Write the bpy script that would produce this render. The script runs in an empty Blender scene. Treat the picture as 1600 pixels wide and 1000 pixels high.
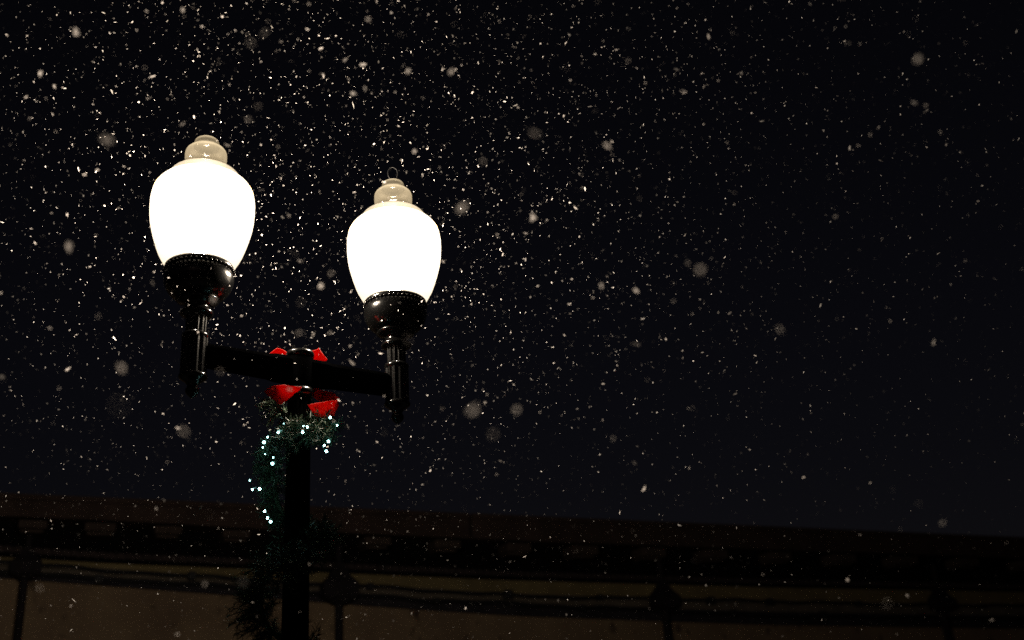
import bpy, bmesh, math, random
import numpy as np
from mathutils import Vector, Matrix
R = math.radians
random.seed(7)
rng = np.random.default_rng(11)
scene = bpy.context.scene
COL = scene.collection

# ------------------------------------------------------------------ camera
F = 1650.0 / 1600.0                      # focal length / sensor width
PITCH, ROLL = math.atan(1650.0 / 3909.0), R(3.81)
CAM = Vector((0, 0, 1.6))
cam_data = bpy.data.cameras.new("camera")
cam_data.sensor_width = 36.0
cam_data.lens = 36.0 * F
cam_data.clip_start, cam_data.clip_end = 0.05, 2000
cam = bpy.data.objects.new("camera", cam_data)
fw = Vector((0, math.cos(PITCH), math.sin(PITCH)))
up0 = Vector((0, -math.sin(PITCH), math.cos(PITCH)))
rt0 = Vector((1, 0, 0))
rt = math.cos(ROLL) * rt0 - math.sin(ROLL) * up0
up = math.sin(ROLL) * rt0 + math.cos(ROLL) * up0
cam.matrix_world = Matrix(((rt.x, up.x, -fw.x, CAM.x), (rt.y, up.y, -fw.y, CAM.y), (rt.z, up.z, -fw.z, CAM.z), (0, 0, 0, 1)))
cam_data.dof.use_dof = True
cam_data.dof.focus_distance = 4.5
cam_data.dof.aperture_fstop = 1.5
COL.objects.link(cam)
scene.camera = cam

# ------------------------------------------------------------------ world: night sky
world = bpy.data.worlds.new("World")
scene.world = world
world.use_nodes = True
wt = world.node_tree
bg = wt.nodes["Background"]
sky = wt.nodes.new("ShaderNodeTexSky")
sky.sky_type = 'NISHITA'
sky.sun_disc = False
sky.sun_elevation = R(4.0)
sky.sun_rotation = R(180)
hs = wt.nodes.new("ShaderNodeHueSaturation")
hs.inputs["Saturation"].default_value = 0.55
tn = wt.nodes.new("ShaderNodeMix"); tn.data_type = 'RGBA'; tn.blend_type = 'MULTIPLY'
tn.inputs["Factor"].default_value = 1.0; tn.inputs["B"].default_value = (1.0, 0.85, 1.2, 1)   # city-tinted night cloud
wt.links.new(sky.outputs[0], hs.inputs["Color"])
wt.links.new(hs.outputs[0], tn.inputs["A"])
wt.links.new(tn.outputs["Result"], bg.inputs[0])
SKY_STRENGTH = 0.0014
bg.inputs[1].default_value = SKY_STRENGTH

scene.view_settings.view_transform = 'Standard'
scene.view_settings.look = 'None'
scene.view_settings.exposure = 0
scene.view_settings.gamma = 1
scene.cycles.use_denoising = False
scene.cycles.use_adaptive_sampling = False
scene.cycles.max_bounces = 8
scene.cycles.transparent_max_bounces = 16
scene.cycles.sample_clamp_indirect = 0.35

LAMP_WATTS = 150.0

# ------------------------------------------------------------------ materials
def mat(name):
    m = bpy.data.materials.new(name)
    m.use_nodes = True
    return m, m.node_tree.nodes, m.node_tree.links

def principled(name, col, rough=0.6, metal=0.0, coat=0.0, var=0.0, scale=6.0, bump=0.0, bscale=60.0, spec=0.5):
    m, N, L = mat(name)
    b = N["Principled BSDF"]
    b.inputs["Base Color"].default_value = (*col, 1)
    b.inputs["Roughness"].default_value = rough
    b.inputs["Metallic"].default_value = metal
    b.inputs["Coat Weight"].default_value = coat
    b.inputs["Specular IOR Level"].default_value = spec
    if var or bump:
        tc = N.new("ShaderNodeTexCoord")
    if var:
        n = N.new("ShaderNodeTexNoise"); n.inputs["Scale"].default_value = scale; n.inputs["Detail"].default_value = 8
        n.inputs["Roughness"].default_value = 0.65
        r = N.new("ShaderNodeValToRGB")
        r.color_ramp.elements[0].position, r.color_ramp.elements[1].position = 0.3, 0.72
        r.color_ramp.elements[0].color = (*[c * (1 - var) for c in col], 1)
        r.color_ramp.elements[1].color = (*[min(1, c * (1 + var)) for c in col], 1)
        L.new(tc.outputs["Object"], n.inputs["Vector"]); L.new(n.outputs["Fac"], r.inputs[0]); L.new(r.outputs[0], b.inputs["Base Color"])
    if bump:
        n2 = N.new("ShaderNodeTexNoise"); n2.inputs["Scale"].default_value = bscale; n2.inputs["Detail"].default_value = 5
        bp = N.new("ShaderNodeBump"); bp.inputs["Strength"].default_value = bump; bp.inputs["Distance"].default_value = 0.01
        L.new(tc.outputs["Object"], n2.inputs["Vector"]); L.new(n2.outputs["Fac"], bp.inputs["Height"]); L.new(bp.outputs[0], b.inputs["Normal"])
    return m

def opal(name, tint, clear, clear_tint):
    m, N, L = mat(name)
    out = N["Material Output"]; N.remove(N["Principled BSDF"])
    tr = N.new("ShaderNodeBsdfTranslucent"); tr.inputs[0].default_value = (*tint, 1)
    df = N.new("ShaderNodeBsdfDiffuse"); df.inputs[0].default_value = (*tint, 1)
    m1 = N.new("ShaderNodeMixShader"); m1.inputs[0].default_value = 0.35
    L.new(tr.outputs[0], m1.inputs[1]); L.new(df.outputs[0], m1.inputs[2])
    tp = N.new("ShaderNodeBsdfTransparent"); tp.inputs[0].default_value = (*clear_tint, 1)
    m2 = N.new("ShaderNodeMixShader"); m2.inputs[0].default_value = clear
    L.new(m1.outputs[0], m2.inputs[1]); L.new(tp.outputs[0], m2.inputs[2])
    gl = N.new("ShaderNodeBsdfGlossy"); gl.inputs["Roughness"].default_value = 0.12
    fr = N.new("ShaderNodeFresnel"); fr.inputs[0].default_value = 1.45
    mu = N.new("ShaderNodeMath"); mu.operation = 'MULTIPLY'; mu.inputs[1].default_value = 0.6
    L.new(fr.outputs[0], mu.inputs[0])
    m3 = N.new("ShaderNodeMixShader"); L.new(mu.outputs[0], m3.inputs[0])
    L.new(m2.outputs[0], m3.inputs[1]); L.new(gl.outputs[0], m3.inputs[2])
    L.new(m3.outputs[0], out.inputs[0])
    return m

M_GLOBE = opal("opal_globe", (0.46, 0.44, 0.40), 0.90, (1, 0.98, 0.94))
M_CAP = opal("cream_shade_cap", (0.085, 0.079, 0.066), 0.88, (1, 0.97, 0.90))
M_FINIAL = opal("yellowed_finial", (0.054, 0.050, 0.040), 0.35, (1, 0.95, 0.85))
M_SEAM = opal("dirty_seam", (0.25, 0.17, 0.07), 0.0, (1, 1, 1))
M_IRON = principled("black_cast_iron", (0.003, 0.003, 0.003), 0.2, 0.0, 0.3, var=0.3, scale=20, bump=0.06, bscale=90)
M_POLE = principled("black_painted_pole", (0.0007, 0.0007, 0.0008), 0.6, bump=0.05, bscale=70, spec=0.0)
M_NEEDLE = principled("evergreen_needles", (0.050, 0.085, 0.045), 0.5, var=0.5, scale=12)
M_WIRE = principled("green_wire", (0.008, 0.02, 0.01), 0.5)
M_CABLE = principled("black_cable", (0.010, 0.010, 0.012), 0.7)
M_PIPE = principled("dark_painted_pipe", (0.017, 0.014, 0.016), 0.8, var=0.3, scale=5, spec=0.2)
M_DARK = principled("soffit_painted_shade", (0.004, 0.0035, 0.004), 0.9, var=0.4, scale=3, spec=0.1)  # near-black base colour carries the shadow under the cornice
M_FASCIA = principled("brown_cornice", (0.060, 0.040, 0.034), 0.85, var=0.35, scale=2.2, bump=0.4, bscale=25, spec=0.15)
M_BRACKET = principled("brown_bracket", (0.068, 0.049, 0.041), 0.85, var=0.3, scale=4, bump=0.4, bscale=25, spec=0.15)
M_DENTIL = principled("brown_dentil", (0.050, 0.038, 0.038), 0.9, var=0.3, scale=6, spec=0.1)
M_FRIEZE = principled("yellow_stone_frieze", (0.21, 0.165, 0.08), 0.85, var=0.3, scale=1.6, bump=0.3, bscale=30, spec=0.15)
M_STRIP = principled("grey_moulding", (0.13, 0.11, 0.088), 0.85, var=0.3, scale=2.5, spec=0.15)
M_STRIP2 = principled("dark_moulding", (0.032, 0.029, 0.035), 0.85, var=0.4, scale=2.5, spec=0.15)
M_GROUND = principled("wet_asphalt", (0.045, 0.045, 0.048), 0.55, var=0.3, scale=1.5, bump=0.5, bscale=40)

def red_ribbon():
    m, N, L = mat("red_ribbon")
    b = N["Principled BSDF"]
    b.inputs["Base Color"].default_value = (0.82, 0.022, 0.0015, 1)
    b.inputs["Roughness"].default_value = 0.55
    b.inputs["Sheen Weight"].default_value = 0.1
    tr = N.new("ShaderNodeBsdfTranslucent"); tr.inputs[0].default_value = (0.92, 0.032, 0.002, 1)
    mx = N.new("ShaderNodeMixShader"); mx.inputs[0].default_value = 0.65
    L.new(b.outputs[0], mx.inputs[1]); L.new(tr.outputs[0], mx.inputs[2]); L.new(mx.outputs[0], N["Material Output"].inputs[0])
    return m
M_RIBBON = red_ribbon()

def emissive(name, col, s):
    m, N, L = mat(name)
    b = N["Principled BSDF"]
    b.inputs["Base Color"].default_value = (0.8, 0.9, 0.9, 1)
    b.inputs["Emission Color"].default_value = (*col, 1)
    b.inputs["Emission Strength"].default_value = s
    return m
M_BULB = emissive("cool_white_bulb", (0.45, 1.0, 0.97), 20.0)

def snow_mat():
    m, N, L = mat("snowflake")
    out = N["Material Output"]; N.remove(N["Principled BSDF"])
    d = N.new("ShaderNodeBsdfDiffuse"); d.inputs[0].default_value = (0.93, 0.89, 0.87, 1)
    t = N.new("ShaderNodeBsdfTranslucent"); t.inputs[0].default_value = (0.95, 0.88, 0.85, 1)
    mx = N.new("ShaderNodeMixShader"); mx.inputs[0].default_value = 0.5
    L.new(d.outputs[0], mx.inputs[1]); L.new(t.outputs[0], mx.inputs[2]); L.new(mx.outputs[0], out.inputs[0])
    return m
M_SNOW = snow_mat()

def stucco():
    m, N, L = mat("stained_stucco")
    b = N["Principled BSDF"]; b.inputs["Roughness"].default_value = 0.9; b.inputs["Specular IOR Level"].default_value = 0.1
    tc = N.new("ShaderNodeTexCoord")
    n = N.new("ShaderNodeTexNoise"); n.inputs["Scale"].default_value = 0.9; n.inputs["Detail"].default_value = 9; n.inputs["Roughness"].default_value = 0.62
    r = N.new("ShaderNodeValToRGB")
    e = r.color_ramp.elements
    e[0].position, e[0].color = 0.30, (0.165, 0.112, 0.078, 1)
    e[1].position, e[1].color = 0.70, (0.30, 0.218, 0.132, 1)
    L.new(tc.outputs["Object"], n.inputs["Vector"]); L.new(n.outputs["Fac"], r.inputs[0])
    # small dark weather stains
    v = N.new("ShaderNodeTexNoise"); v.inputs["Scale"].default_value = 3.1; v.inputs["Detail"].default_value = 4
    r2 = N.new("ShaderNodeValToRGB"); r2.color_ramp.elements[0].position, r2.color_ramp.elements[1].position = 0.60, 0.70
    L.new(tc.outputs["Object"], v.inputs["Vector"]); L.new(v.outputs["Fac"], r2.inputs[0])
    mx = N.new("ShaderNodeMix"); mx.data_type = 'RGBA'
    L.new(r2.outputs[0], mx.inputs["Factor"]); L.new(r.outputs[0], mx.inputs["A"]); mx.inputs["B"].default_value = (0.055, 0.038, 0.030, 1)
    L.new(mx.outputs["Result"], b.inputs["Base Color"])
    n2 = N.new("ShaderNodeTexNoise"); n2.inputs["Scale"].default_value = 35; n2.inputs["Detail"].default_value = 6
    bp = N.new("ShaderNodeBump"); bp.inputs["Strength"].default_value = 0.5; bp.inputs["Distance"].default_value = 0.01
    L.new(tc.outputs["Object"], n2.inputs["Vector"]); L.new(n2.outputs["Fac"], bp.inputs["Height"]); L.new(bp.outputs[0], b.inputs["Normal"])
    return m
M_STUCCO = stucco()

# ------------------------------------------------------------------ helpers
def link_mesh(name, bm, material, parent=None, smooth=False):
    me = bpy.data.meshes.new(name)
    bmesh.ops.recalc_face_normals(bm, faces=bm.faces)
    bm.to_mesh(me); bm.free()
    if smooth:
        for p in me.polygons:
            p.use_smooth = True
    me.materials.append(material)
    o = bpy.data.objects.new(name, me)
    COL.objects.link(o)
    if parent:
        o.parent = parent
    return o

def empty(name, loc, rotz=0.0, parent=None):
    o = bpy.data.objects.new(name, None)
    o.location = loc; o.rotation_euler = (0, 0, rotz)
    o.empty_display_size = 0.2
    COL.objects.link(o)
    if parent:
        o.parent = parent
    return o

def tag(o, label=None, cat=None, group=None, kind=None):
    if label: o["label"] = label
    if cat: o["category"] = cat
    if group: o["group"] = group
    if kind: o["kind"] = kind
    return o

def add_box(bm, x0, x1, y0, y1, z0, z1, bevel=0.0):
    r = bmesh.ops.create_cube(bm, size=1)
    vs = r["verts"]
    for v in vs:
        v.co = Vector(((x0 + x1) / 2 + v.co.x * (x1 - x0), (y0 + y1) / 2 + v.co.y * (y1 - y0), (z0 + z1) / 2 + v.co.z * (z1 - z0)))
    if bevel:
        es = list({e for v in vs for e in v.link_edges})
        bmesh.ops.bevel(bm, geom=es, offset=bevel, segments=2, affect='EDGES', profile=0.7)

def add_lathe(bm, prof, seg=48, c=(0, 0, 0), close_top=False, close_bot=False, flute=0, fdepth=0.0):
    rings = []
    for r, z in prof:
        ring = []
        for i in range(seg):
            a = 2 * math.pi * i / seg
            k = 1 - fdepth * (0.5 + 0.5 * math.cos(flute * a)) if flute else 1
            ring.append(bm.verts.new((c[0] + r * k * math.cos(a), c[1] + r * k * math.sin(a), c[2] + z)))
        rings.append(ring)
    for a, b in zip(rings, rings[1:]):
        for i in range(seg):
            bm.faces.new((a[i], a[(i + 1) % seg], b[(i + 1) % seg], b[i]))
    if close_top: bm.faces.new(rings[0])
    if close_bot: bm.faces.new(rings[-1])

def add_tube(bm, pts, rad, seg=8):
    pts = [Vector(p) for p in pts]
    rings = []
    for i, p in enumerate(pts):
        t = (pts[min(i + 1, len(pts) - 1)] - pts[max(i - 1, 0)]).normalized()
        a = Vector((0, 0, 1)) if abs(t.z) < 0.9 else Vector((1, 0, 0))
        s = t.cross(a).normalized(); u = s.cross(t).normalized()
        rings.append([bm.verts.new(p + (s * math.cos(2 * math.pi * k / seg) + u * math.sin(2 * math.pi * k / seg)) * rad) for k in range(seg)])
    for a, b in zip(rings, rings[1:]):
        for k in range(seg):
            bm.faces.new((a[k], a[(k + 1) % seg], b[(k + 1) % seg], b[k]))
    bm.faces.new(rings[0]); bm.faces.new(rings[-1])

def smooth_profile(pts, n=4):
    """Catmull-Rom through (r, z) points."""
    out = []
    P = [pts[0]] + list(pts) + [pts[-1]]
    for i in range(1, len(P) - 2):
        for k in range(n):
            t = k / n
            q = []
            for d in range(2):
                a, b, c, e = P[i - 1][d], P[i][d], P[i + 1][d], P[i + 2][d]
                q.append(0.5 * (2 * b + (c - a) * t + (2 * a - 5 * b + 4 * c - e) * t * t + (3 * b - a - 3 * c + e) * t ** 3))
            out.append(tuple(q))
    out.append(tuple(pts[-1]))
    return out

def catmull(pts, n=10):
    pts = [Vector(p) for p in pts]
    P = [pts[0]] + pts + [pts[-1]]
    out = []
    for i in range(1, len(P) - 2):
        a, b, c, e = P[i - 1], P[i], P[i + 1], P[i + 2]
        for k in range(n):
            t = k / n
            out.append(0.5 * (2 * b + (c - a) * t + (2 * a - 5 * b + 4 * c - e) * t * t + (3 * b - a - 3 * c + e) * t ** 3))
    out.append(pts[-1])
    return out

# ------------------------------------------------------------------ ground
bm = bmesh.new()
bmesh.ops.create_grid(bm, x_segments=2, y_segments=2, size=600)
tag(link_mesh("ground", bm, M_GROUND), kind="structure")

# ------------------------------------------------------------------ building across the street
bld = empty("building", (-6.3475, 12.4783, 0), R(26.843))
tag(bld, "long low tan building with a bracketed brown cornice behind the street lamp", "building")
def poly(pts):
    us = [p[0] for p in pts]; zs = [p[1] for p in pts]
    s0 = (zs[1] - zs[0]) / (us[1] - us[0]) * 0.3; s1 = (zs[-1] - zs[-2]) / (us[-1] - us[-2]) * 0.3
    def f(u):
        if u < us[0]: return zs[0] + max(-4, u - us[0]) * s0
        if u > us[-1]: return zs[-1] + (u - us[-1]) * s1
        return float(np.interp(u, us, zs))
    return f
TOP = lambda u: 4.912
FB = poly([(0.0, 4.650), (1.7, 4.635), (3.0, 4.600), (5.1, 4.573), (7.2, 4.552), (9.5, 4.548), (17.0, 4.535)])
MB = poly([(0.0, 4.540), (1.9, 4.520), (3.0, 4.493), (4.7, 4.455), (7.7, 4.405), (10.1, 4.400), (17.0, 4.385)])
FT = poly([(0.1, 4.262), (0.5, 4.240), (1.4, 4.200), (3.1, 4.165), (4.9, 4.115), (6.8, 4.070), (11.4, 4.020), (17.3, 3.998)])
CB = poly([(0.1, 4.191), (0.5, 4.170), (1.4, 4.124), (3.1, 4.030), (4.9, 3.955), (6.8, 3.870), (8.9, 3.830), (11.4, 3.803), (14.1, 3.770), (17.2, 3.754)])
WT = poly([(0.1, 4.020), (0.5, 3.992), (3.1, 3.815), (4.9, 3.690), (6.8, 3.577), (11.3, 3.435), (17.1, 3.344)])
U0, U1 = -9.0, 30.0
def band(bm, lo, hi, o0, o1, u0=U0, u1=U1, n=80):
    rings = []
    for i in range(n + 1):
        u = u0 + (u1 - u0) * i / n
        a, b = lo(u), hi(u)
        rings.append([bm.verts.new((u, -o0, a)), bm.verts.new((u, -o1, a)), bm.verts.new((u, -o1, b)), bm.verts.new((u, -o0, b))])
    for a, b in zip(rings, rings[1:]):
        for k in range(4):
            bm.faces.new((a[k], a[(k + 1) % 4], b[(k + 1) % 4], b[k]))
    bm.faces.new(rings[0]); bm.faces.new(rings[-1])

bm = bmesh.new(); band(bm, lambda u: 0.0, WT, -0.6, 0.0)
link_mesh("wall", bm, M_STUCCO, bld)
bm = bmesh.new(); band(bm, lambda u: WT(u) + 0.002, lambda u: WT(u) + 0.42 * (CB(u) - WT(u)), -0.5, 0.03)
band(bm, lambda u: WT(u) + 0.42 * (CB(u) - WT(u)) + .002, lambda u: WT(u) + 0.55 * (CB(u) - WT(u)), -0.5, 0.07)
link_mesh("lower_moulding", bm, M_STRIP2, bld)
bm = bmesh.new(); band(bm, lambda u: WT(u) + 0.55 * (CB(u) - WT(u)) + .002, lambda u: CB(u) - 0.03, -0.5, 0.045)
link_mesh("architrave", bm, M_STRIP, bld)
bm = bmesh.new(); band(bm, lambda u: CB(u) - 0.028, lambda u: CB(u) + 0.012, -0.5, 0.09)
link_mesh("ledge", bm, M_STRIP, bld)
bm = bmesh.new(); band(bm, lambda u: CB(u) + 0.014, FT, -0.5, 0.06)
link_mesh("frieze", bm, M_FRIEZE, bld)
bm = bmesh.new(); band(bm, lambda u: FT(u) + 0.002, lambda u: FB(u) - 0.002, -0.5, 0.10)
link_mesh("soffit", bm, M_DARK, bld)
bm = bmesh.new()
path = []
u = -8.9
while u < 29.5:
    st = 0.105 + 0.002 * max(0, u - 5)
    path += [(u, 0.112), (u, 0.16), (u + st * 0.6, 0.16), (u + st * 0.6, 0.112)]
    u += st
rows = [(bm.verts.new((u, -o, FT(u) + 0.045)), bm.verts.new((u, -o, FT(u) + 0.115)), bm.verts.new((u, -0.098, FT(u) + 0.115)), bm.verts.new((u, -0.098, FT(u) + 0.045))) for u, o in path]
for a, b in zip(rows, rows[1:]):
    for k in range(4):
        bm.faces.new((a[k], a[(k + 1) % 4], b[(k + 1) % 4], b[k]))
bm.faces.new(rows[0]); bm.faces.new(rows[-1])
link_mesh("dentil_course", bm, M_DENTIL, bld)
bm = bmesh.new()
for a, b in ((U0, 5.975), (6.02, 15.75), (15.80, U1)):
    band(bm, FB, lambda u: TOP(u) - 0.07, -0.5, 0.50, a, b, 40)
    band(bm, lambda u: TOP(u) - 0.068, TOP, -0.5, 0.53, a, b, 40)
link_mesh("parapet", bm, M_FASCIA, bld)
MODS = [(-7.3, -6.95), (-6.4, -6.05), (-5.5, -5.15), (-4.6, -4.25), (-3.6, -3.28), (-2.6, -2.28), (-1.65, -1.34), (-0.7, -0.4), (0.24, 0.55), (0.97, 1.32), (1.78, 2.10), (2.61, 2.95), (3.52, 3.88), (4.49, 4.85), (5.49, 5.87),
        (6.59, 6.97), (7.65, 8.08), (8.84, 9.27), (9.98, 10.43), (11.27, 11.69), (12.57, 13.06), (13.92, 14.45), (15.42, 15.93), (17.0, 17.5), (18.5, 19.0), (20.0, 20.5)]
for a, b in MODS:
    c = (a + b) / 2
    bm = bmesh.new()
    w = (b - a) / 2
    add_box(bm, -w, w, -0.42, -0.102, MB(c) - FB(c), -0.004 - 0.012, 0.012)
    add_box(bm, -w * 0.82, w * 0.82, -0.34, -0.103, MB(c) - FB(c) - 0.035, MB(c) - FB(c) - 0.001, 0.008)
    o = link_mesh("bracket", bm, M_BRACKET, bld)
    o.location = (c, 0, FB(c))

# rainwater pipes with hopper heads, fixed to the wall
PIPES = [(0.378, 0.17, 4.14, 0.045, "narrow dark rainwater pipe and hopper near the left end of the wall"),
         (4.20, 0.235, 3.93, 0.055, "dark rainwater pipe with the widest hopper, just right of the lamp pole"),
         (9.30, 0.20, 3.82, 0.060, "dark rainwater pipe with a tall hopper near the middle of the wall"),
         (15.05, 0.20, 3.80, 0.060, "dark rainwater pipe and hopper farthest along the wall to the right")]
for (u, w, zc, pr, lab) in PIPES:
    e = empty("rainwater_pipe", bld.matrix_basis @ Vector((u, -0.16, 0)), R(26.843))
    tag(e, lab, "drainpipe", "rainwater pipes on the tan wall")
    h = w * 0.95
    bm = bmesh.new()
    prof = [(0.30, zc + h * 1.35), (0.34, zc + h * 1.15), (0.62, zc + h * 0.62), (1.0, zc + h * 0.22), (1.0, zc - h * 0.50), (0.92, zc - h * 0.62), (0.30, zc - h * 0.98)]
    rings = []
    for s, z in prof:
        k = w * s; d = max(0.05, 0.13 * s)
        rings.append([bm.verts.new((x, y, z)) for x, y in ((-k, -d), (k, -d), (k, d), (-k, d))])
    for a, b in zip(rings, rings[1:]):
        for k in range(4):
            bm.faces.new((a[k], a[(k + 1) % 4], b[(k + 1) % 4], b[k]))
    bm.faces.new(rings[0]); bm.faces.new(rings[-1])
    link_mesh("hopper_head", bm, M_PIPE, e)
    bm = bmesh.new()
    add_tube(bm, [(0, 0, zc - h * 0.97), (0, 0, 0.3), (0, -0.15, 0.12)], pr, 12)
    add_tube(bm, [(0, 0, zc + h * 1.3), (0, 0.0, FB(u) - 0.1)], pr * 0.8, 12)
    link_mesh("pipe", bm, M_PIPE, e)
    for zz in (2.9, 1.4):
        bm = bmesh.new(); add_box(bm, -pr * 1.6, pr * 1.6, -pr * 1.25, 0.158, zz - 0.025, zz + 0.025)
        link_mesh("bracket", bm, M_PIPE, e)

# cables strung along the wall
def wall_cable(name, pts, off, rad, lab, knots):
    loc = [Vector((u, -off, z)) for u, z in pts]
    bm = bmesh.new()
    line = []
    for p in catmull(loc, 14):
        line.append(p + Vector((0, 0, 0.012 * math.sin(p.x * 3.1) + 0.008 * math.sin(p.x * 7.7 + 1))))
    add_tube(bm, line, rad, 6)
    o = link_mesh(name, bm, M_CABLE)
    o.matrix_basis = bld.matrix_basis.copy()
    for ku in knots:
        z = float(np.interp(ku, [p.x for p in line], [p.z for p in line]))
        bm = bmesh.new()
        s = random.uniform(0.7, 1.3)
        add_box(bm, -0.05 * s, 0.05 * s, -0.03, off - 0.04, -0.06 * s, 0.05 * s, 0.012)
        c = link_mesh("clip", bm, M_CABLE, o)
        c.location = (ku, -off, z)
    tag(o, lab, "cable", "cables along the wall")
    return o
wall_cable("wall_cable", [(-4, 4.22), (0.1, 4.178), (0.5, 4.158), (1.4, 4.11), (3.1, 4.015), (4.85, 3.945), (6.8, 3.852), (8.9, 3.821), (11.3, 3.795), (14.0, 3.755), (17.2, 3.745), (22, 3.75)], 0.13, 0.022,
           "upper black cable drooping along the yellowish frieze", [2.3, 4.65, 6.7, 8.2, 10.2, 11.35, 13.2, 14.9, 16.1])
wall_cable("wall_cable", [(-4, 4.12), (0.1, 4.06), (3.1, 3.915), (5.0, 3.81), (6.8, 3.735), (8.9, 3.66), (11.3, 3.572), (14.0, 3.55), (17.1, 3.522), (22, 3.5)], 0.12, 0.026,
           "lower black cable above the tan stucco", [1.2, 5.6, 7.9, 10.6, 12.4, 14.6, 16.6])

# ------------------------------------------------------------------ twin street lamp
LX, LY, LR = -0.8578, 3.936, 0.2146
post = empty("street_lamp", (LX, LY, 0), LR)
tag(post, "black twin street lamp with two glowing white acorn globes", "street lamp")
HZ = 3.7465                                   # height of the left globe centre
bm = bmesh.new()
add_lathe(bm, smooth_profile([(0.060, 0.62), (0.056, 1.2), (0.050, 2.2), (0.046, 3.02)], 3), 40, close_top=True, close_bot=True, flute=12, fdepth=0.06)
link_mesh("pole", bm, M_POLE, post, True)
bm = bmesh.new()
add_lathe(bm, [(0.21, 0.0), (0.21, 0.06), (0.19, 0.08), (0.18, 0.10), (0.17, 0.30), (0.12, 0.40), (0.10, 0.44), (0.11, 0.47), (0.10, 0.50), (0.075, 0.56), (0.07, 0.625)], 48, close_top=True, close_bot=True)
link_mesh("base", bm, M_IRON, post, False)
H0 = HZ - 0.025
bm = bmesh.new()
add_lathe(bm, [(0.046, H0 - 0.728), (0.053, H0 - 0.696), (0.053, H0 - 0.566), (0.050, H0 - 0.562)], 40, close_top=True, close_bot=True)
link_mesh("hub", bm, M_POLE, post, True)
bm = bmesh.new()
add_lathe(bm, [(0.048, H0 - 0.566), (0.056, H0 - 0.562), (0.058, H0 - 0.550), (0.053, H0 - 0.541), (0.030, H0 - 0.533), (0.012, H0 - 0.528)], 40, close_top=True, close_bot=True)
link_mesh("hub_cap", bm, M_IRON, post, True)
bm = bmesh.new()
add_lathe(bm, [(0.050, H0 - 0.732), (0.058, H0 - 0.725), (0.060, H0 - 0.712), (0.054, H0 - 0.700), (0.050, H0 - 0.698)], 40, close_top=True, close_bot=True)
link_mesh("collar_ring", bm, M_IRON, post, True)
for sx in (-0.026, 0.020):
    bm = bmesh.new(); add_lathe(bm, [(0.007, HZ - 0.025 - 0.542), (0.007, HZ - 0.025 - 0.524), (0.004, HZ - 0.025 - 0.521)], 10, (sx, -0.028, 0), True, True)
    link_mesh("bolt", bm, M_IRON, post)
# cross arm: a tapered box beam either side of the hub
LL = Vector((-0.3966, -0.1148, 3.7465)); RL = Vector((0.3966, 0.1148, 3.716))
for end, zc in ((LL, 3.124), (RL, 3.082)):
    bm = bmesh.new()
    d = Vector((end.x, end.y, 0)).normalized(); s = Vector((-d.y, d.x, 0))
    rings = []
    for t, hh, ww in ((0.03, 0.054, 0.036), (0.10, 0.053, 0.036), (0.13, 0.048, 0.032), (0.37, 0.045, 0.030), (0.385, 0.042, 0.028)):
        c = d * t + Vector((0, 0, 3.098 + (zc - 3.098) * t / 0.385))
        rr = []
        for q in range(16):
            a = 2 * math.pi * (q + 0.5) / 16
            ca, sa = math.cos(a), math.sin(a)
            k = (abs(ca) ** 6 + abs(sa) ** 6) ** (-1 / 6)
            rr.append(bm.verts.new(c + s * ca * k * ww + Vector((0, 0, sa * k * hh))))
        rings.append(rr)
    for a, b in zip(rings, rings[1:]):
        for k in range(16):
            bm.faces.new((a[k], a[(k + 1) % 16], b[(k + 1) % 16], b[k]))
    bm.faces.new(rings[0]); bm.faces.new(rings[-1])
    link_mesh("cross_arm", bm, M_POLE, post)

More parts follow.
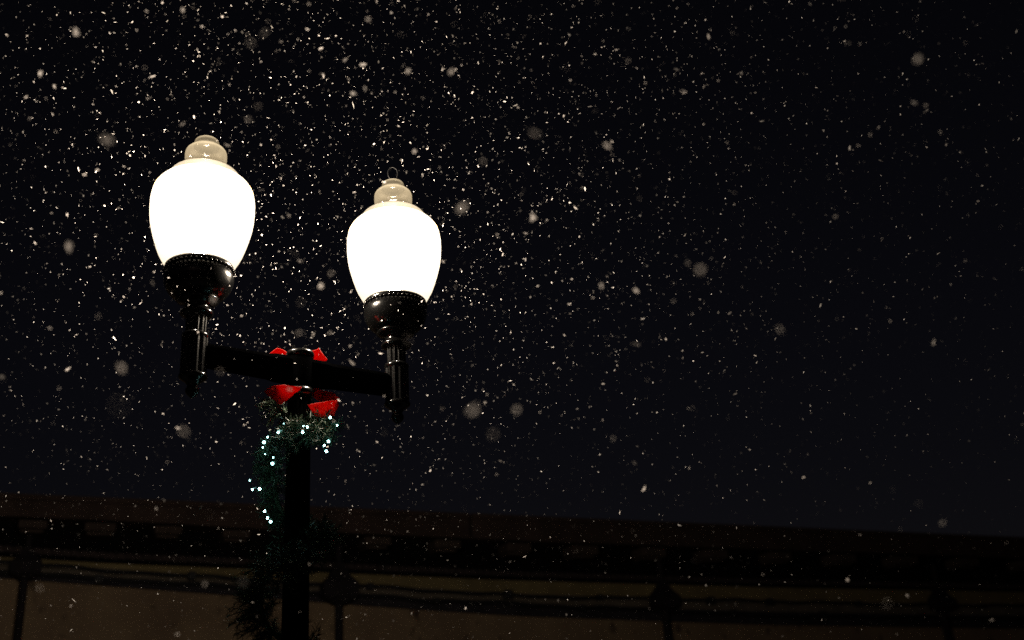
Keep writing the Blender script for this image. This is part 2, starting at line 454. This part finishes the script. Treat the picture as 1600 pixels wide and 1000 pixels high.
def build_lantern():
    bm = bmesh.new()
    # holder: rim, bulging cup, neck, flared ring, fluted stem, drop finial
    add_lathe(bm, [(0.112, -0.262), (0.126, -0.250), (0.132, -0.256), (0.134, -0.268), (0.127, -0.277)], 64)
    add_lathe(bm, smooth_profile([(0.127, -0.277), (0.134, -0.295), (0.134, -0.318), (0.124, -0.350), (0.104, -0.376), (0.080, -0.394)], 4), 64)
    add_lathe(bm, [(0.080, -0.394), (0.083, -0.400), (0.070, -0.407), (0.050, -0.415), (0.044, -0.426), (0.046, -0.434), (0.062, -0.448), (0.064, -0.456), (0.056, -0.462), (0.041, -0.466)], 64)
    add_lathe(bm, [(0.041, -0.466), (0.039, -0.535)], 96, flute=12, fdepth=0.16)
    add_lathe(bm, [(0.039, -0.535), (0.050, -0.541), (0.052, -0.551), (0.046, -0.560)], 64)
    add_lathe(bm, [(0.050, -0.560), (0.050, -0.705)], 96, flute=12, fdepth=0.12)
    add_lathe(bm, smooth_profile([(0.050, -0.705), (0.054, -0.712), (0.050, -0.722), (0.030, -0.736), (0.020, -0.752), (0.026, -0.766), (0.022, -0.782), (0.010, -0.794), (0.002, -0.800)], 3), 40)
    n = 44
    for i in range(n):                        # beaded edge under the rim
        a = 2 * math.pi * i / n
        bmesh.ops.create_icosphere(bm, subdivisions=2, radius=0.0052, matrix=Matrix.Translation((0.133 * math.cos(a), 0.133 * math.sin(a), -0.274)))
    lan = link_mesh("lantern", bm, M_IRON, None, True)
    bm = bmesh.new()
    prof = smooth_profile([(0.124, -0.264), (0.133, -0.256), (0.155, -0.218), (0.1695, -0.188), (0.187, -0.136), (0.2035, -0.071), (0.2095, -0.017), (0.2105, 0.020), (0.2090, 0.047), (0.2025, 0.080), (0.188, 0.107), (0.167, 0.126), (0.149, 0.134)], 5)
    cap = [(0.1475, 0.1345), (0.1462, 0.136), (0.1462, 0.139)] + smooth_profile([(0.1465, 0.143), (0.1445, 0.155), (0.137, 0.166), (0.124, 0.173), (0.100, 0.178), (0.070, 0.180)], 4) + [(0.02, 0.181), (0.001, 0.181)]
    prof = [(r * 0.975, z) for r, z in prof]
    add_lathe(bm, prof, 72)
    bmesh.ops.remove_doubles(bm, verts=bm.verts, dist=1e-5)
    link_mesh("globe", bm, M_GLOBE, lan, True)
    bm = bmesh.new()
    add_lathe(bm, [(r * 0.975, z) for r, z in cap], 72)
    link_mesh("shade_cap", bm, M_CAP, lan, True)
    bm = bmesh.new()
    prof = smooth_profile([(0.068, 0.182), (0.071, 0.192), (0.078, 0.205), (0.0825, 0.225), (0.0845, 0.252), (0.0825, 0.273), (0.072, 0.288), (0.055, 0.296), (0.050, 0.304), (0.050, 0.322), (0.042, 0.335), (0.024, 0.342), (0.002, 0.344)], 4)
    add_lathe(bm, prof, 56)
    link_mesh("finial", bm, M_FINIAL, lan, True)
    bm = bmesh.new()
    add_lathe(bm, [(0.1945, 0.0835), (0.1955, 0.0855), (0.1940, 0.0890), (0.1910, 0.0905)], 72)
    link_mesh("seam", bm, M_SEAM, lan, True)
    return lan

lanL = build_lantern(); lanL.parent = post; lanL.location = LL
lanL["label"] = "nearer lantern with plain finial"
kids = list(lanL.children)
lanR = lanL.copy(); COL.objects.link(lanR); lanR.parent = post; lanR.location = RL
lanR["label"] = "farther lantern with a modelled reflection-ghost loop above its finial"
for k in kids:
    c = k.copy(); COL.objects.link(c); c.parent = lanR
bm = bmesh.new()
pts = [(0.024 * math.cos(a) * (0.9 + 0.1 * math.sin(a)), 0, 0.384 + 0.034 * math.sin(a)) for a in [R(-80 + 340 * i / 30) for i in range(31)]]
add_tube(bm, pts, 0.0022, 6)
link_mesh("ghost_loop", bm, M_CABLE, lanR, True)  # added loop standing for a lens reflection, not real wire

for lan in (lanL, lanR):
    ld = bpy.data.lights.new("lamp_light", 'POINT')
    ld.energy = LAMP_WATTS
    ld.color = (1.0, 0.87, 0.71)
    ld.shadow_soft_size = 0.05
    lo = bpy.data.objects.new("lamp_light", ld)
    COL.objects.link(lo); lo.parent = lan; lo.location = (0, 0, 0.03)

# ------------------------------------------------------------------ red bow behind and under the hub
bow = empty("ribbon_bow", (LX, LY, HZ - 0.62), LR)
tag(bow, "red ribbon bow tied round the top of the lamp pole", "bow", kind=None)
def ribbon(name, pts, widths, dz=0.0):
    """pts: centre line (relative to the lamp axis, z from the globe centre); widths: full width vectors; creased at every point."""
    c = [Vector(p) + Vector((0, 0, 0.62 + dz)) for p in pts]
    w = [Vector(v) for v in widths]
    bm = bmesh.new()
    rows = []
    m_ = 4
    for i in range(len(c) - 1):
        for k in range(m_ + (i == len(c) - 2)):
            t = k / m_
            p = c[i].lerp(c[i + 1], t); v = w[i].lerp(w[i + 1], t)
            nn = (c[i + 1] - c[i]).cross(v).normalized()
            sag = math.sin(math.pi * t) * 0.004
            rows.append([bm.verts.new(p + v * q + nn * (sag + 0.0022 * math.sin(9 * q + i * 2 + 3 * t))) for q in (-0.5, -0.3, -0.1, 0.1, 0.3, 0.5)])
    for a, b in zip(rows, rows[1:]):
        for k in range(5):
            bm.faces.new((a[k], a[k + 1], b[k + 1], b[k]))
    o = link_mesh(name, bm, M_RIBBON, bow, False)
    m = o.modifiers.new("thickness", 'SOLIDIFY'); m.thickness = 0.0014
    return o
# upper left loop
ribbon("loop", [(-0.03, 0.050, -0.575), (-0.052, 0.062, -0.535), (-0.092, 0.066, -0.515), (-0.128, 0.070, -0.545), (-0.105, 0.074, -0.580), (-0.03, 0.058, -0.60)],
       [(0, -.02, .03), (0.004, -.045, .020), (0.004, -.06, .020), (-0.014, -.05, .012), (0, -.04, .03), (0, -.02, .03)], -0.028)
# upper right loop
ribbon("loop", [(0.03, 0.050, -0.560), (0.046, 0.058, -0.530), (0.070, 0.062, -0.518), (0.100, 0.064, -0.566), (0.100, 0.068, -0.600), (0.03, 0.058, -0.60)],
       [(0, -.02, .04), (0.006, -.04, .040), (0.012, -.045, .042), (0.016, -.04, .040), (0.0, -.03, .05), (0, -.02, .03)], -0.030)
# lower left loop: back half, fold, front half
ribbon("loop", [(-0.03, 0.05, -0.672), (-0.07, 0.035, -0.690), (-0.112, 0.01, -0.690), (-0.128, -0.03, -0.683), (-0.104, -0.070, -0.702), (-0.064, -0.090, -0.724), (-0.020, -0.088, -0.702), (0.008, -0.080, -0.690)],
       [(0, .01, .03), (0, .02, .03), (0.01, .02, .02), (0.012, -.008, .010), (0.020, -.035, .034), (0.012, -.060, .062), (-0.004, -.020, .020), (0, -.004, .004)], -0.052)
# lower right loop
ribbon("loop", [(0.04, 0.045, -0.690), (0.085, 0.035, -0.722), (0.135, 0.01, -0.742), (0.152, -0.02, -0.772), (0.138, -0.045, -0.796), (0.095, -0.058, -0.810), (0.046, -0.062, -0.812)],
       [(0, .01, .05), (0, .015, .055), (0.01, .02, .055), (0.006, .00, .046), (0.004, -.042, .046), (-0.004, -.048, .048), (-0.028, -.030, .036)], -0.018)
bm = bmesh.new(); add_box(bm, -0.03, 0.03, 0.053, 0.085, -0.045, 0.02, 0.012)
link_mesh("knot", bm, M_RIBBON, bow, True)

# ------------------------------------------------------------------ evergreen garland spiralling down the pole
gar = None
WAY = [(165, -0.745), (140, -0.79), (90, -0.81), (40, -0.84), (0, -0.875), (-45, -0.905), (-90, -0.935), (-140, -0.965), (-180, -1.01), (-205, -1.10), (-225, -1.18),
       (-270, -1.25), (-330, -1.29), (-360, -1.315), (-405, -1.35), (-450, -1.40), (-500, -1.46), (-540, -1.54), (-580, -1.62), (-630, -1.70), (-690, -1.78), (-720, -1.84), (-800, -1.96), (-900, -2.14), (-990, -2.30), (-1080, -2.44)]
gp = []
for a, d in WAY:
    rad = 0.095 if d > -1.42 else 0.125
    gp.append(Vector((rad * math.cos(R(a)), rad * math.sin(R(a)), HZ + d)))
line = catmull(gp, 12)
GR = 0.062
bm = bmesh.new()
add_tube(bm, line, 0.010, 6)
def needle(bm, p, d, ln, w):
    s = d.cross(Vector((random.gauss(0, 1), random.gauss(0, 1), random.gauss(0, 1)))).normalized() * w
    v = [bm.verts.new(p - s), bm.verts.new(p + s), bm.verts.new(p + d * ln * 0.7 + s * 0.8), bm.verts.new(p + d * ln), bm.verts.new(p + d * ln * 0.7 - s * 0.8)]
    bm.faces.new(v)
acc = 0.0
for i in range(len(line) - 1):
    p, q = line[i], line[i + 1]
    L_ = (q - p).length
    t = (q - p).normalized()
    low = p.z < HZ - 1.42
    acc += L_ * (420 if low else 330)
    while acc > 1:
        acc -= 1
        base = p.lerp(q, random.random())
        rv = Vector((random.gauss(0, 1), random.gauss(0, 1), random.gauss(0, 1)))
        rad = (rv - t * rv.dot(t)).normalized()
        if Vector((base.x, base.y, 0)).normalized().dot(rad) < -0.5 and random.random() < 0.8:
            rad = -rad
        d = (rad + t * random.uniform(-0.5, 0.7) + Vector((0, 0, -0.15))).normalized()
        ln = random.uniform(0.05, 0.085) * (1.5 if low else 1.0)
        # a sprig: stem with needles on all sides
        pts = [base, base + d * ln * 0.5, base + d * ln + Vector((0, 0, -0.008))]
        add_tube(bm, pts, 0.0016, 3)
        for k in range(22):
            f = random.uniform(0.1, 1.0)
            pp = base + d * ln * f
            r2 = Vector((random.gauss(0, 1), random.gauss(0, 1), random.gauss(0, 1)))
            nd = ((r2 - d * r2.dot(d)).normalized() * 0.8 + d * random.uniform(0.4, 0.9)).normalized()
            needle(bm, pp, nd, random.uniform(0.018, 0.034), random.uniform(0.0011, 0.0019))
gar = link_mesh("evergreen_garland", bm, M_NEEDLE)
gar.location = (LX, LY, 0); gar.rotation_euler = (0, 0, LR)
tag(gar, "dark evergreen garland spiralling down the lamp pole", "garland")

# ------------------------------------------------------------------ fairy lights
BULBS = [(0.017, -0.15, -0.921), (0.031, -0.155, -0.926), (0.015, -0.158, -0.947), (-0.076, -0.11, -0.933), (-0.115, -0.08, -0.942), (-0.128, -0.07, -0.959),
         (-0.131, -0.07, -0.981), (-0.122, -0.08, -1.010), (-0.092, -0.105, -1.029), (-0.094, -0.10, -1.051), (0.146, -0.05, -0.887), (0.112, -0.09, -0.963), (0.096, -0.10, -0.982), (0.104, -0.10, -1.005), (0.118, -0.08, -0.865),
         (-0.178, -0.01, -1.091), (-0.168, 0.0, -1.123), (-0.140, -0.03, -1.129), (-0.118, -0.07, -1.223), (-0.107, -0.075, -1.250), (-0.095, -0.08, -1.265),
         (-0.02, 0.17, -1.28), (0.09, 0.14, -1.27), (0.05, 0.16, -0.84), (-0.06, 0.16, -0.81), (-0.09, 0.15, -1.18)]
BULBS = [(x, y, z + 0.6 * (abs(y) * 0.0)) for x, y, z in BULBS]
fl = empty("fairy_lights", (LX, LY, HZ - 0.95), LR)
tag(fl, "string of tiny cool white fairy lights tucked into the garland", "fairy lights")
b0 = None
for i, (x, y, z) in enumerate(BULBS):
    if b0 is None:
        bm = bmesh.new()
        bmesh.ops.create_icosphere(bm, subdivisions=1, radius=0.0050)
        for v in bm.verts:
            v.co.z *= 1.35
        b0 = link_mesh("bulb", bm, M_BULB, fl, True); b = b0
    else:
        b = b0.copy(); COL.objects.link(b); b.parent = fl
    b.location = (x, y, z + 0.95)
    s = random.choice((0.4, 0.55, 0.7, 0.85, 1.0))
    b.scale = (s, s, s); b.rotation_euler = (random.uniform(-1, 1), random.uniform(-1, 1), 0)
order = [23, 24, 14, 10, 11, 12, 13, 1, 0, 2, 3, 4, 5, 6, 7, 8, 9, 15, 16, 17, 25, 18, 19, 20, 21, 22]
bm = bmesh.new()
add_tube(bm, [p * 0.97 for p in catmull([Vector((BULBS[i][0], BULBS[i][1], BULBS[i][2] + 0.95)) for i in order], 5)], 0.0012, 4)
link_mesh("wire", bm, M_WIRE, fl)

# ------------------------------------------------------------------ falling snow: clumped flakes through the whole volume of air
DENS = 440.0
D0, D1 = 0.7, 14.5
MX, MY = 0.62, 0.42                              # half extents of the air column seen, with a margin
vol = 4 * MX * MY * (D1 ** 3 - D0 ** 3) / 3
NF = int(vol * DENS)
z = (D0 ** 3 + rng.random(NF) * (D1 ** 3 - D0 ** 3)) ** (1 / 3)
a = (rng.random(NF) * 2 - 1) * MX; b = (rng.random(NF) * 2 - 1) * MY
pos = np.array(CAM)[None] + z[:, None] * (np.array(fw)[None] + a[:, None] * np.array(rt)[None] + b[:, None] * np.array(up)[None])
cz, sz = math.cos(LR), math.sin(LR)
keep = pos[:, 2] > 0.02
for c, rad in ((LL, 0.24), (RL, 0.24)):
    w = np.array([LX + cz * c.x - sz * c.y, LY + sz * c.x + cz * c.y, c.z])
    dxy = np.hypot(pos[:, 0] - w[0], pos[:, 1] - w[1])
    keep &= ~((dxy < rad) & (pos[:, 2] > w[2] - 0.3) & (pos[:, 2] < w[2] + 0.40))
wall_n = np.array([-math.sin(R(26.843)), math.cos(R(26.843))])
keep &= ((pos[:, :2] - np.array([-6.3475, 12.4783])) @ wall_n) < -0.6
# flakes thinned far from and below the lamps to imitate fading lamplight
mid = np.array([LX + 0.15, LY - 0.1, HZ + 0.35])
dd = (pos - mid) / np.array([2.0, 2.6, 1.7])
pr = 0.085 + 0.915 * np.exp(-(dd ** 2).sum(1))
pr *= 1 / (1 + np.exp(-(pos[:, 2] - 3.0) / 0.30)) * 0.74 + 0.26
pr *= np.where(z > 9, 0.6, 1.0)
keep &= rng.random(NF) < pr
pos = pos[keep]; z = z[keep]; n = len(pos)
size = np.clip(np.exp(rng.normal(math.log(0.00155), 0.46, n)), 0.0008, 0.0060)
NB = 60                                        # loose clumps drifting close to the camera
zb = rng.uniform(1.3, 2.9, NB)
pb = np.array(CAM)[None] + zb[:, None] * (np.array(fw)[None] + np.clip(rng.normal(-0.14, 0.24, NB), -0.55, 0.55)[:, None] * np.array(rt)[None] + np.clip(rng.normal(0.06, 0.14, NB), -0.25, 0.36)[:, None] * np.array(up)[None])
pos = np.concatenate([pos, pb]); z = np.concatenate([z, zb]); n = len(pos)
size = np.concatenate([size, np.full(NB, 0.005)])
big = (np.arange(n) >= n - NB) | ((rng.random(n) < 0.06) & (z < 2.6) & (z > 1.0))
size[big] = rng.uniform(0.003, 0.0072, big.sum())
ang = np.arange(6) * np.pi / 3
base = np.concatenate([np.stack([np.cos(ang), np.sin(ang), 0 * ang], 1), [[0, 0, 0.45]]])
V = base[None] * (1 + 0.9 * (rng.random((n, 7, 1)) - 0.5)) + rng.normal(0, 0.14, (n, 7, 3))
elong = np.clip(1 + np.abs(rng.normal(0, 0.7, n)), 1, 3.0); elong[big] = np.minimum(elong[big], 1.4)
V[:, :, 0] *= elong[:, None]; V[:, :, 1] *= 0.85
# random tumble
q = rng.normal(0, 1, (n, 4)); q /= np.linalg.norm(q, axis=1)[:, None]
w_, x_, y_, z_ = q.T
RM = np.stack([np.stack([1 - 2 * (y_ * y_ + z_ * z_), 2 * (x_ * y_ - z_ * w_), 2 * (x_ * z_ + y_ * w_)], -1),
               np.stack([2 * (x_ * y_ + z_ * w_), 1 - 2 * (x_ * x_ + z_ * z_), 2 * (y_ * z_ - x_ * w_)], -1),
               np.stack([2 * (x_ * z_ - y_ * w_), 2 * (y_ * z_ + x_ * w_), 1 - 2 * (x_ * x_ + y_ * y_)], -1)], 1)
W = np.einsum('nij,nkj->nki', RM, V) * size[:, None, None] + pos[:, None]
NV, NT = 7, 6
tri = np.array([[k, (k + 1) % 6, 6] for k in range(6)])
T = (tri[None] + NV * np.arange(n)[:, None, None]).reshape(-1)
me = bpy.data.meshes.new("falling_snow")
me.vertices.add(NV * n); me.vertices.foreach_set("co", W.reshape(-1).astype(np.float32))
me.loops.add(len(T)); me.loops.foreach_set("vertex_index", T.astype(np.int32))
me.polygons.add(NT * n); me.polygons.foreach_set("loop_start", np.arange(0, 3 * NT * n, 3, dtype=np.int32))
me.update(calc_edges=True); me.validate()
me.materials.append(M_SNOW)
so = bpy.data.objects.new("falling_snow", me); COL.objects.link(so)
tag(so, "loose white snowflakes falling through the lamplight", "snow", kind="stuff")
print("flakes", n)
